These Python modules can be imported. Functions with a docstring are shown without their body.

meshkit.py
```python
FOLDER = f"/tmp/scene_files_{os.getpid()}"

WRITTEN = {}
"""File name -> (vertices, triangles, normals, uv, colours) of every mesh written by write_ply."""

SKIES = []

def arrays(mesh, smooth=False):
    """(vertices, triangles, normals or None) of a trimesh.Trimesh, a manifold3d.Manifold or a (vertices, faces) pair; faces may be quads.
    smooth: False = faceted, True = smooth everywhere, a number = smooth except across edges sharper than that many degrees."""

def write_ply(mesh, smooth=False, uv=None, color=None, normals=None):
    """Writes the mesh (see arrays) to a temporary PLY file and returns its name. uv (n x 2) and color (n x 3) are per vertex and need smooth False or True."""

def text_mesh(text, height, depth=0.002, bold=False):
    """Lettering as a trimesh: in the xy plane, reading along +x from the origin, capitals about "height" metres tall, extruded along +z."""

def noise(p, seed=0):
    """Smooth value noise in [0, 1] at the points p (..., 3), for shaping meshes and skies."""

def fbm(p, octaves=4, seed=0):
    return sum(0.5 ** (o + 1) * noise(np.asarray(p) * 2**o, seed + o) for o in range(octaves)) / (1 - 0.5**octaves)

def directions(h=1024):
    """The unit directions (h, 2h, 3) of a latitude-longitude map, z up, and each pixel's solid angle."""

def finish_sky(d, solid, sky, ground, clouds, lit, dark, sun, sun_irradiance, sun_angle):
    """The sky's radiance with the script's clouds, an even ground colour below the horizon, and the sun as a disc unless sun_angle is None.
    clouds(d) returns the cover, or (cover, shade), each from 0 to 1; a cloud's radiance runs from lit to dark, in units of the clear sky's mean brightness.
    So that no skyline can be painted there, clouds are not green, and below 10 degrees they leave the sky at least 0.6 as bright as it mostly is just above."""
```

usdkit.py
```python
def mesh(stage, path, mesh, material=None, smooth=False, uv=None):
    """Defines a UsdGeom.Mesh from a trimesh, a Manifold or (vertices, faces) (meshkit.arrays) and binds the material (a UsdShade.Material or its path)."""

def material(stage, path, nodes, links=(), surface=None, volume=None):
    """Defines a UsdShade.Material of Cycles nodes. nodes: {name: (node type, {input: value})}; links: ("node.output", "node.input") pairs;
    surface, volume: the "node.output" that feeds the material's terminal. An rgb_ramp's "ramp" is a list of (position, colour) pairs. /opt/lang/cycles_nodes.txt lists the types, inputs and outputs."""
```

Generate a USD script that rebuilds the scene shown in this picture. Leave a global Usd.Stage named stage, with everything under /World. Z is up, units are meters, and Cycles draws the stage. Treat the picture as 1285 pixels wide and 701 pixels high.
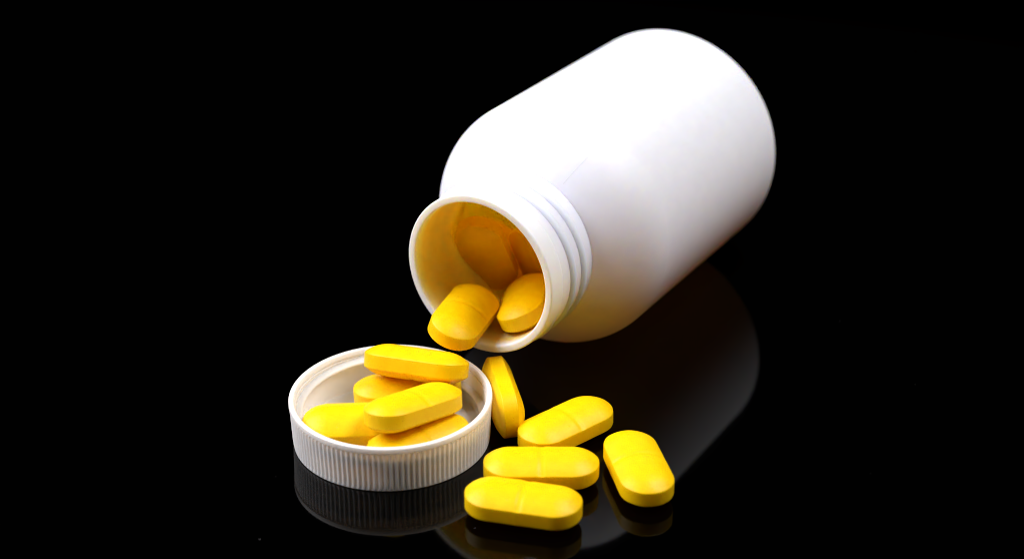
import math
import numpy as np
import shapely
import trimesh
from shapely.geometry import Polygon
from scipy.spatial.transform import Rotation
from pxr import Gf, Usd, UsdGeom, UsdLux, UsdShade, Sdf
import meshkit
import usdkit

stage = Usd.Stage.CreateInMemory()
UsdGeom.SetStageUpAxis(stage, UsdGeom.Tokens.z)
UsdGeom.SetStageMetersPerUnit(stage, 1.0)
world = UsdGeom.Xform.Define(stage, '/World')
stage.SetDefaultPrim(world.GetPrim())
UsdGeom.Scope.Define(stage, '/World/Looks')
MM = 0.001          # everything below is laid out in millimetres, then scaled

# ------------------------------------------------------------------ camera
EYE = np.array([0.0, -272.125, 172.546])
LOOK_AT = np.array([29.746, 66.436, 0.0])
FOCAL_PX = 2016.23  # for a picture 1285 wide
fw = LOOK_AT - EYE
fw /= np.linalg.norm(fw)
rt = np.cross(fw, [0, 0, 1.0])
rt /= np.linalg.norm(rt)
up = np.cross(rt, fw)
cam = UsdGeom.Camera.Define(stage, '/World/camera')
m = np.eye(4)
m[0, :3], m[1, :3], m[2, :3], m[3, :3] = rt, up, -fw, EYE * MM
cam.AddTransformOp().Set(Gf.Matrix4d(*m.ravel().tolist()))
cam.CreateHorizontalApertureAttr(36.0)
cam.CreateVerticalApertureAttr(36.0 * 558 / 1024)
cam.CreateFocalLengthAttr(36.0 * FOCAL_PX / 1285)
cam.CreateClippingRangeAttr(Gf.Vec2f(0.02, 20.0))
cam.CreateFStopAttr(11.0)
cam.CreateFocusDistanceAttr(0.318)
cam.CreateExposureAttr(0.0)


# ------------------------------------------------------------------ lamps: two soft boxes over the table
def soft_box(name, at, target, w, h, intensity, color):
    at, target = np.array(at, float), np.array(target, float)
    z = at - target
    z /= np.linalg.norm(z)
    x = np.cross([0, 1.0, 0], z)
    x /= np.linalg.norm(x)
    y = np.cross(z, x)
    L = UsdLux.RectLight.Define(stage, '/World/' + name)
    k = np.eye(4)
    k[0, :3], k[1, :3], k[2, :3], k[3, :3] = x, y, z, at * MM
    L.AddTransformOp().Set(Gf.Matrix4d(*k.ravel().tolist()))
    L.CreateWidthAttr(w * MM)
    L.CreateHeightAttr(h * MM)
    L.CreateIntensityAttr(intensity)
    L.CreateColorAttr(Gf.Vec3f(*color))


soft_box('soft_box', (-265, 55, 290), (20, 20, 0), 220, 340, 11.3, (0.985, 0.965, 1.0))
soft_box('soft_box_001', (205, -20, 345), (30, 10, 0), 170, 210, 13.8, (1.0, 0.97, 0.94))

# ------------------------------------------------------------------ materials
GRAIN = {"t": ("geometry", {})}


def mat(name, nodes, links, surface="p.BSDF"):
    return usdkit.material(stage, '/World/Looks/' + name, nodes, links, surface=surface)


acrylic = mat('black_acrylic', {
    "g": ("geometry", {}),
    "n": ("noise_texture", {"scale": 900.0, "detail": 2.0}),
    "r": ("map_range", {"value": 0.5, "from_min": 0.3, "from_max": 0.7, "to_min": 0.035, "to_max": 0.055, "clamp": True}),
    "p": ("principled_bsdf", {"base_color": (0.0002, 0.0002, 0.0002), "ior": 1.25, "roughness": 0.04}),
}, [("g.position", "n.vector"), ("n.fac", "r.value"), ("r.result", "p.roughness")])


def plastic(name, color, sss, rough, bump, radius, scale):
    return mat(name, {
        "g": ("geometry", {}),
        "n": ("noise_texture", {"scale": 260.0, "detail": 3.0}),
        "c": ("rgb_ramp", {"ramp": [(0.3, tuple(x * 0.965 for x in color)), (0.7, color)]}),
        "b": ("bump", {"strength": bump, "distance": 0.0002}),
        "p": ("principled_bsdf", {"roughness": rough, "ior": 1.5, "subsurface_weight": sss, "subsurface_radius": radius,
                                  "subsurface_scale": scale}),
    }, [("g.position", "n.vector"), ("n.fac", "c.fac"), ("c.color", "p.base_color"), ("n.fac", "b.height"), ("b.normal", "p.normal")])


bottle_white = mat('white_polyethylene', {
    "g": ("texture_coordinate", {}),
    "n": ("noise_texture", {"scale": 260.0, "detail": 3.0}),
    "c": ("rgb_ramp", {"ramp": [(0.3, (0.835, 0.83, 0.845)), (0.7, (0.865, 0.86, 0.875))]}),
    "b": ("bump", {"strength": 0.1, "distance": 0.0002}),
    # yellow light bounced off the tablets, painted as a tint inside the bottle (faces that look towards its axis)
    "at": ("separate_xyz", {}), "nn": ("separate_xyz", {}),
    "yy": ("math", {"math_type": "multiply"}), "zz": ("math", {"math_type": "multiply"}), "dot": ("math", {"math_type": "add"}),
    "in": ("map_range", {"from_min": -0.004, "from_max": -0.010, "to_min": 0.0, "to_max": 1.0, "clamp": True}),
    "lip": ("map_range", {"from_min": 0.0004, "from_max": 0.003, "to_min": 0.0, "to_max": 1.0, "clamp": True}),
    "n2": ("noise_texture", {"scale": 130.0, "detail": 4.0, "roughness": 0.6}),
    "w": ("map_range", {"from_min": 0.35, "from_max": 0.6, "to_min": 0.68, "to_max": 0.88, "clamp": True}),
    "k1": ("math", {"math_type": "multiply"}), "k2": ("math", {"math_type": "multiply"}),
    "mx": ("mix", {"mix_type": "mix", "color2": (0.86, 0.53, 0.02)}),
    "p": ("principled_bsdf", {"roughness": 0.55, "ior": 1.45, "subsurface_weight": 0.55, "subsurface_radius": (1.0, 0.60, 0.12), "subsurface_scale": 0.00065}),
}, [("g.object", "n.vector"), ("g.object", "n2.vector"), ("n.fac", "c.fac"), ("n.fac", "b.height"), ("b.normal", "p.normal"),
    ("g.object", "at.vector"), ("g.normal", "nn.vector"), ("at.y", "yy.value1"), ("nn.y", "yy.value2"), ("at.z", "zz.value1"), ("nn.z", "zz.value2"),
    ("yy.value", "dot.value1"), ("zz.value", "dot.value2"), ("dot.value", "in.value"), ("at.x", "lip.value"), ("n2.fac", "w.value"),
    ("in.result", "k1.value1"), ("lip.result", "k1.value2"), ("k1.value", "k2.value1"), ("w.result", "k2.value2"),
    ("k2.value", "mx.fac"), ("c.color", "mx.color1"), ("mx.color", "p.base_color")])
cap_white = plastic('white_polypropylene', (0.88, 0.85, 0.835), 0.45, 0.42, 0.15, (1.0, 0.78, 0.62), 0.0005)
scratch_grey = mat('scratch_grey', {"p": ("principled_bsdf", {"base_color": (0.66, 0.655, 0.68), "roughness": 0.6})}, [])

pill_yellow = mat('yellow_film_coat', {
    "g": ("texture_coordinate", {}),
    "o": ("object_info", {}),
    "n": ("noise_texture", {"scale": 420.0, "detail": 4.0, "roughness": 0.6}),
    "n2": ("noise_texture", {"scale": 2600.0, "detail": 3.0, "roughness": 0.65}),
    "v": ("voronoi_texture", {"scale": 900.0, "randomness": 1.0}),
    "pit": ("map_range", {"from_min": 0.0, "from_max": 0.16, "to_min": 0.0, "to_max": 1.0, "clamp": True}),
    "h": ("math", {"math_type": "multiply_add", "value2": 0.35}),
    "c": ("rgb_ramp", {"ramp": [(0.25, (0.88, 0.51, 0.0)), (0.5, (0.90, 0.545, 0.0)), (0.78, (0.92, 0.58, 0.002))]}),
    "b": ("bump", {"strength": 0.5, "distance": 0.00012}),
    "p": ("principled_bsdf", {"roughness": 0.42, "ior": 1.3, "subsurface_weight": 0.15, "subsurface_radius": (1.0, 0.5, 0.05), "subsurface_scale": 0.0008}),
}, [("g.object", "n.vector"), ("g.object", "n2.vector"), ("g.object", "v.vector"), ("v.distance", "pit.value"), ("n2.fac", "h.value1"), ("pit.result", "h.value3"),
    ("n.fac", "c.fac"), ("c.color", "p.base_color"), ("h.value", "b.height"), ("b.normal", "p.normal")])


# ------------------------------------------------------------------ helpers
def tag(prim, label=None, category=None, group=None, kind=None):
    for k, v in (('label', label), ('category', category), ('group', group), ('kind', kind)):
        if v:
            prim.SetCustomDataByKey(k, v)
    return prim


def part(path, mesh, material, smooth=35):
    return usdkit.mesh(stage, '/World/' + path, mesh, material, smooth=smooth).GetPrim()


def merged(v, f):
    t = trimesh.Trimesh(np.asarray(v, float) * MM, f, process=False)
    t.merge_vertices(digits_vertex=9)
    t.update_faces(t.nondegenerate_faces())
    t.remove_unreferenced_vertices()
    return t


def grid_faces(n, k, wrap_n, wrap_k):
    i, j = np.meshgrid(np.arange(n if wrap_n else n - 1), np.arange(k if wrap_k else k - 1), indexing='ij')
    i, j = i.ravel(), j.ravel()
    a, b, c, d = i * k + j, i * k + (j + 1) % k, ((i + 1) % n) * k + (j + 1) % k, ((i + 1) % n) * k + j
    return np.vstack([np.stack([a, b, c], 1), np.stack([a, c, d], 1)])


def outward(t):
    if t.volume < 0:
        t.invert()
    return t


def revolve(profile, axis, n=192, ripple=None):
    """A closed (along, radius) outline turned about the z or the x axis; ripple(profile index, angle) adds to the radius."""
    pr = np.asarray(profile, float)
    th = np.arange(n) * 2 * np.pi / n
    s = np.repeat(pr[None, :, 0], n, 0)
    r = np.repeat(pr[None, :, 1], n, 0)
    if ripple is not None:
        r = r + ripple(np.arange(len(pr))[None, :], th[:, None])
    c, q = np.cos(th)[:, None], np.sin(th)[:, None]
    v = np.stack([r * c, r * q, s], -1) if axis == 'z' else np.stack([s, r * c, r * q], -1)
    return outward(merged(v.reshape(-1, 3), grid_faces(n, len(pr), True, True)))


def rounded(points, radius, step=None):
    """Outline with its corners rounded, resampled where long."""
    p = Polygon(points).buffer(-radius, 8).buffer(2 * radius, 8).buffer(-radius, 8)
    xy = np.array(p.exterior.coords)[:-1]
    if step:
        ring = np.vstack([xy, xy[:1]])
        out = []
        for a, b in zip(ring[:-1], ring[1:]):
            k = max(1, int(math.ceil(np.linalg.norm(b - a) / step)))
            out += [a + (b - a) * t / k for t in range(k)]
        xy = np.array(out)
    return xy


def helix_ridge(r0, height, width, pitch, turns, start, s0, axis, inward=False, n=260):
    """A screw thread: a rounded ridge that winds about the axis and tapers out at both ends."""
    u = np.linspace(0, 1, n)
    th = start + u * turns * 2 * np.pi
    s = s0 + u * turns * pitch
    fade = np.clip(np.minimum(u, 1 - u) * turns * 2 * np.pi / 0.22, 0, 1) ** 0.7
    sign = -1 if inward else 1
    ring = [(-0.5, -0.35), (-0.46, 0.05), (-0.28, 0.78), (-0.12, 0.98), (0.05, 1.0), (0.2, 0.8), (0.46, 0.05), (0.5, -0.35)]
    v = []
    for t, a, f in zip(th, s, fade):
        for w, h in ring:
            rr = r0 + sign * (height * (f * (h if h > 0 else 1) if h > 0 else h))
            ss = a + w * width
            v.append((rr * math.cos(t), rr * math.sin(t), ss) if axis == 'z' else (ss, rr * math.cos(t), rr * math.sin(t)))
    k = len(ring)
    f = grid_faces(n, k, False, True)
    ends = [(0, j, j + 1) for j in range(1, k - 1)] + [((n - 1) * k, (n - 1) * k + j + 1, (n - 1) * k + j) for j in range(1, k - 1)]
    return outward(merged(v, np.vstack([f, ends])))


# ------------------------------------------------------------------ the table
tb = trimesh.creation.box((2.4, 2.4, 0.006))
tb.apply_translation((0.03, 0.5, -0.003))
tag(part('table', tb, acrylic, smooth=False), 'glossy black acrylic table top that mirrors the bottle, cap and tablets', 'table', kind='structure')

# ------------------------------------------------------------------ the bottle, lying on its side
AX_ANGLE = math.pi / 2 - 0.6418          # direction from the mouth to the base, on the table
MOUTH = np.array([18.476, 15.314])
RB, RI, RN, LEN = 27.30, 15.48, 16.95, 88.9
bottle = UsdGeom.Xform.Define(stage, '/World/pill_bottle')
bottle.AddTranslateOp().Set(Gf.Vec3d(MOUTH[0] * MM, MOUTH[1] * MM, RB * MM))
bottle.AddRotateZOp().Set(math.degrees(AX_ANGLE))
tag(bottle.GetPrim(), 'white plastic pill bottle lying open on its side, tablets spilling from its mouth', 'bottle')


def shoulder(u):
    return 13.335 + 16.863 * (1 - np.cos(u)), RB - 24.37 * (1 - np.sin(u))


u0 = math.asin(1 - (RB - RN) / 24.37)
us = np.linspace(u0, math.pi / 2, 40)
so, ro = shoulder(us)
S0 = so[0]
WALL = 1.3
ang = np.linspace(0, math.pi / 2, 14)[1:]
RE = 5.0
outer = list(zip(so, ro))
outer += [(s, RB) for s in np.linspace(so[-1], LEN - RE, 14)[1:]]
outer += [(LEN - RE + RE * math.sin(a), RB - RE + RE * math.cos(a)) for a in ang]
outer += [(LEN, 20.0), (LEN - 0.3, 18.5), (LEN - 1.6, 16.0), (LEN - 2.0, 8.0), (LEN - 2.1, 0.0)]
shape = Polygon(outer + [(s, -r) for s, r in outer[::-1]]).buffer(0)
inside = shape.buffer(-WALL, 12).intersection(shapely.box(S0 + 0.2, -40, LEN, 40)).union(shapely.box(S0 - 1, -RI, S0 + 3, RI))
wall = shape.difference(inside).intersection(shapely.box(S0, 0.0, 200, 60))
wall = max(getattr(wall, 'geoms', [wall]), key=lambda g: g.area)
ring = np.array(wall.exterior.coords)[:-1]
out = []
for a, b in zip(ring, np.roll(ring, -1, 0)):
    k = max(1, int(np.linalg.norm(b - a) / 2.5))
    out += [a + (b - a) * t / k for t in range(k)]
body = revolve(np.array(out), 'x', 224)
# a moulded body is never a perfect turning: a slight squeeze and waviness of the wall
bv = np.array(body.vertices)
body.vertices = bv * (1, 1, 1) + 0
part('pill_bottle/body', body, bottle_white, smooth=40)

neck_shape = Polygon(rounded([(0, RI), (0, RN + 0.22), (4.1, RN + 0.22), (4.6, RN), (S0 + 4, RN), (S0 + 4, RI)], 0.42)).intersection(shapely.box(-1, 0, S0 - 0.01, 40))
ring = np.array(neck_shape.exterior.coords)[:-1]
neck_outline = []
for a, b in zip(ring, np.roll(ring, -1, 0)):
    k = max(1, int(np.linalg.norm(b - a) / 1.0))
    neck_outline += [a + (b - a) * t / k for t in range(k)]
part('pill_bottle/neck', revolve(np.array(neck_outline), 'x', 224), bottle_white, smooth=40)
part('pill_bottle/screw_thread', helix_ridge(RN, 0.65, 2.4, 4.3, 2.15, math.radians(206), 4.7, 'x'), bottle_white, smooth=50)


def on_shoulder(s, deg, lift):
    r = np.interp(s, so, ro) + lift
    return np.stack([s, r * math.cos(math.radians(deg)), r * math.sin(math.radians(deg))], -1)


# a short hair-fine seam left by the mould runs up the shoulder
line = on_shoulder(np.linspace(17.15, 21.8, 24), 121.0, 0.0)
seam = np.concatenate([line + np.array([0, dx * math.sin(math.radians(121)), -dx * math.cos(math.radians(121))]) + line * (0, h, h) for dx, h in ((-0.045, 0.0), (0.0, 0.002), (0.045, 0.0))])
seam = seam.reshape(3, 24, 3).transpose(1, 0, 2).reshape(-1, 3)
part('pill_bottle/mould_seam', outward(merged(seam, grid_faces(24, 3, False, True))), scratch_grey, smooth=False)

# ------------------------------------------------------------------ the cap, upside down
RC, HC = 19.95, 9.77
cap = UsdGeom.Xform.Define(stage, '/World/bottle_cap')
tag(cap.GetPrim(), 'white ribbed screw cap lying upside down, heaped with yellow tablets', 'cap')
NR, PER = 118, 10
shell = rounded([(0, 0), (0, RC - 0.5), (8.45, RC - 0.22), (8.45, 18.6), (1.0, 18.3), (1.0, 0)], 0.28)
shell = np.array([p for p in shell if True])
shell[:, 1] = np.maximum(shell[:, 1], 0)
prof = []
for a, b in zip(shell, np.roll(shell, -1, 0)):
    k = max(1, int(np.linalg.norm(b - a) / 0.9))
    prof += [a + (b - a) * t / k for t in range(k)]
prof = np.array(prof)
on_skirt = np.clip((prof[:, 0] - 0.5) / 0.6, 0, 1) * np.clip((8.5 - prof[:, 0]) / 0.25, 0, 1) * (prof[:, 1] > 19.0)


def ribs(i, th):
    w = 0.5 + 0.5 * np.cos(th * NR)
    return on_skirt[i] * (0.30 * w ** 0.8 - 0.2)


part('bottle_cap/ribbed_shell', revolve(prof, 'z', NR * PER, ribs), cap_white, smooth=50)
rim = rounded([(8.46, 18.7), (8.46, RC), (HC, RC), (HC, RC - 0.9), (HC - 0.7, 18.7)], 0.26, 0.6)
part('bottle_cap/rim', revolve(rim, 'z', 256), cap_white, smooth=45)
part('bottle_cap/inner_thread', helix_ridge(18.5, 1.25, 1.5, -3.6, 1.0, math.radians(60), 8.0, 'z', inward=True), cap_white, smooth=50)

# ------------------------------------------------------------------ the tablets
PL, PW, PT, PC = 21.9, 10.33, 2.77, 1.88       # length, width, band, height of each domed face


def section():
    """Half of the cross-section, from the crown of the scored face out over the band to the other crown."""
    R = ((PW / 2) ** 2 + PC ** 2) / (2 * PC)
    x = np.linspace(-PW / 2, PW / 2, 81)
    h = np.sqrt(R * R - x * x) - (R - PC)
    p = Polygon(list(zip(x, PT / 2 + h)) + list(zip(x[::-1], -PT / 2 - h[::-1])))
    p = p.buffer(-0.3, 10).buffer(0.3, 10)
    q = np.array(p.exterior.coords)[:-1]
    q = q[q[:, 0] > 1e-6]
    q = q[np.argsort(-np.arctan2(q[:, 1], q[:, 0]))]
    keep = [0]
    for i in range(1, len(q)):
        if np.linalg.norm(q[i] - q[keep[-1]]) > 0.09:
            keep.append(i)
    q = q[keep]
    ends = [(0.0, PT / 2 + PC)], [(0.0, -PT / 2 - PC)]
    return np.vstack([ends[0], q, ends[1]])


SEC = section()
GX = np.array([0, .1, .2, .3, .42, .55, .75, 1.1, 1.7, 2.6, 3.6, 4.7])
a_half = (PL - PW) / 2
xs = np.concatenate([-a_half * np.array([1.0]), -GX[::-1][:-1], GX, a_half * np.array([1.0])])
xs = xs[np.abs(xs) <= a_half]
arc = np.linspace(-math.pi / 2, math.pi / 2, 26)[1:-1]


def tablet_mesh(seed):
    """One film-coated tablet: oblong, both faces domed, a score across the upper one."""
    rng = np.random.default_rng(seed)
    loop = [(x, 0.0, -1.0) for x in xs] + [(a_half, math.cos(t), math.sin(t)) for t in arc] + [(x, 0.0, 1.0) for x in xs[::-1]] + [(-a_half, -math.cos(t), -math.sin(t)) for t in arc]
    loop = np.array(loop)                      # centre line x, and the outward direction
    r, z = SEC[:, 0], SEC[:, 1]
    v = np.zeros((len(loop), len(SEC), 3))
    v[..., 0] = loop[:, None, 0] + loop[:, None, 1] * r
    v[..., 1] = loop[:, None, 2] * r
    v[..., 2] = z
    x = np.abs(v[..., 0])
    cut = np.clip(1 - (x / 0.85) ** 2, 0, 1) ** 1.3
    up_face = np.clip((v[..., 2] - (PT / 2 - 0.05)) / 0.35, 0, 1)
    v[..., 2] -= cut * 0.16 * up_face
    p = v.reshape(-1, 3)
    wob = meshkit.fbm(p * 0.55 + rng.uniform(0, 90, 3), 3, seed) - 0.5
    fine = meshkit.fbm(p * 2.2 + rng.uniform(0, 90, 3), 2, seed + 7) - 0.5
    d = p / np.maximum(np.linalg.norm(p * (0.4, 0.8, 1.2), axis=1, keepdims=True), 1.0)
    p = p + d * (0.10 * wob + 0.035 * fine)[:, None]
    return outward(merged(p, grid_faces(len(loop), len(SEC), True, False)))


used = {}


def tablet(pos, rotvec, label, group=None, flip=False, seed=None):
    n = used['n'] = used.get('n', -1) + 1
    name = 'tablet' + (f'_{n:03d}' if n else '')
    R = Rotation.from_rotvec(rotvec)
    if flip:
        R = R * Rotation.from_rotvec([math.pi, 0, 0])
    prim = part(name, tablet_mesh(100 + n), pill_yellow, smooth=28)
    k = np.eye(4)
    k[:3, :3] = R.as_matrix().T
    k[3, :3] = np.array(pos) * MM
    UsdGeom.Xformable(prim).AddTransformOp().Set(Gf.Matrix4d(*k.ravel().tolist()))
    tag(prim, label, 'tablet', group)


ON, INC, INB = 'tablets spilled on the black table', 'tablets heaped in the upturned cap', 'tablets in the mouth of the bottle'
tablet((23.326, -29.945, 3.27), (0, 0, -0.326), 'scored yellow tablet lying on the table nearest the camera', ON)
tablet((27.816, -18.796, 3.27), (0, 0, -0.09), 'scored yellow tablet on the table, middle of the three fanned ones', ON)
tablet((34.194, -4.358, 3.27), (0, 0, 0.621), 'scored yellow tablet on the table slanting up to the right, hindmost of the fanned three', ON)
tablet((46.096, -20.239, 3.27), (0, 0, -1.459), 'scored yellow tablet on the table, alone at the far right, pointing towards the camera', ON)
tablet((22.405, 4.647, 5.22), (1.3, -1.155, -1.128), 'yellow tablet standing on its long edge between the cap and the bottle mouth', ON)

tablet((5.355, 7.941, 11.687), (-0.39, 0.04, -0.441), 'topmost yellow tablet of the cap heap, unscored, lying across the back rim', INC, flip=True)
tablet((3.466, 9.502, 4.75), (-0.056, -0.018, 0.049), 'yellow tablet in the cap half hidden under the topmost one at the back', INC, flip=True)
tablet((-6.3, -5.1, 6.2), (0.13, 0.015, 0.006), 'yellow tablet at the left of the cap, its end tucked against the inside wall', INC, flip=True)
tablet((4.295, -6.444, 10.447), (-0.204, 0.081, 0.696), 'scored yellow tablet in the middle of the cap heap, slanting up to the right', INC)
tablet((5.0, -9.9, 4.45), (0.04, 0.0, 0.57), 'yellow tablet low in the cap at the front right, mostly behind the rim', INC)
tablet((0.2, -7.3, 4.35), (0.03, 0.0, 1.65), 'sliver of yellow tablet showing at the bottom of the cap, under the others', INC, flip=True)

tablet((15.67, 18.555, 16.375), (0.286, 0.178, 1.138), 'scored yellow tablet hanging out over the lip of the bottle mouth', INB)
tablet((28.945, 24.568, 15.899), (-0.383, -0.219, 1.35), 'yellow tablet just inside the bottle mouth at the right, its blunt end towards the camera', INB, flip=True)
tablet((21.718, 36.684, 21.547), (1.166, -1.82, 0.958), 'large looking orange shaded tablet standing upright across the inside of the bottle neck', INB, flip=True)
tablet((33.067, 38.515, 17.652), (0.729, -1.899, 0.449), 'orange shaded tablet deep in the bottle, at the right behind the upright one', INB, flip=True)
tablet((28.269, 50.659, 13.579), (1.163, 0.241, -0.672), 'orange shaded tablet deepest in the bottle, glimpsed in the gap between two upright ones', INB, flip=True)

# ------------------------------------------------------------------ dust on the table
rng = np.random.default_rng(5)
specks = []
for q in range(26):
    b = trimesh.creation.icosphere(subdivisions=0, radius=rng.uniform(0.02, 0.055) * rng.choice([1, 1, 1, 1.5]))
    b.apply_scale((rng.uniform(0.7, 1.6), rng.uniform(0.7, 1.3), 0.6))
    b.apply_translation((rng.uniform(-30, 110), rng.uniform(-45, 40), 0.02))
    specks.append(b)
dust = trimesh.util.concatenate(specks)
dust.apply_scale(MM)
dust_grey = mat('dust_grey', {"p": ("principled_bsdf", {"base_color": (0.30, 0.29, 0.30), "roughness": 0.9})}, [])
tag(part('dust', dust, dust_grey, smooth=False), 'tiny pale specks of dust scattered over the glossy black table', 'dust', kind='stuff')
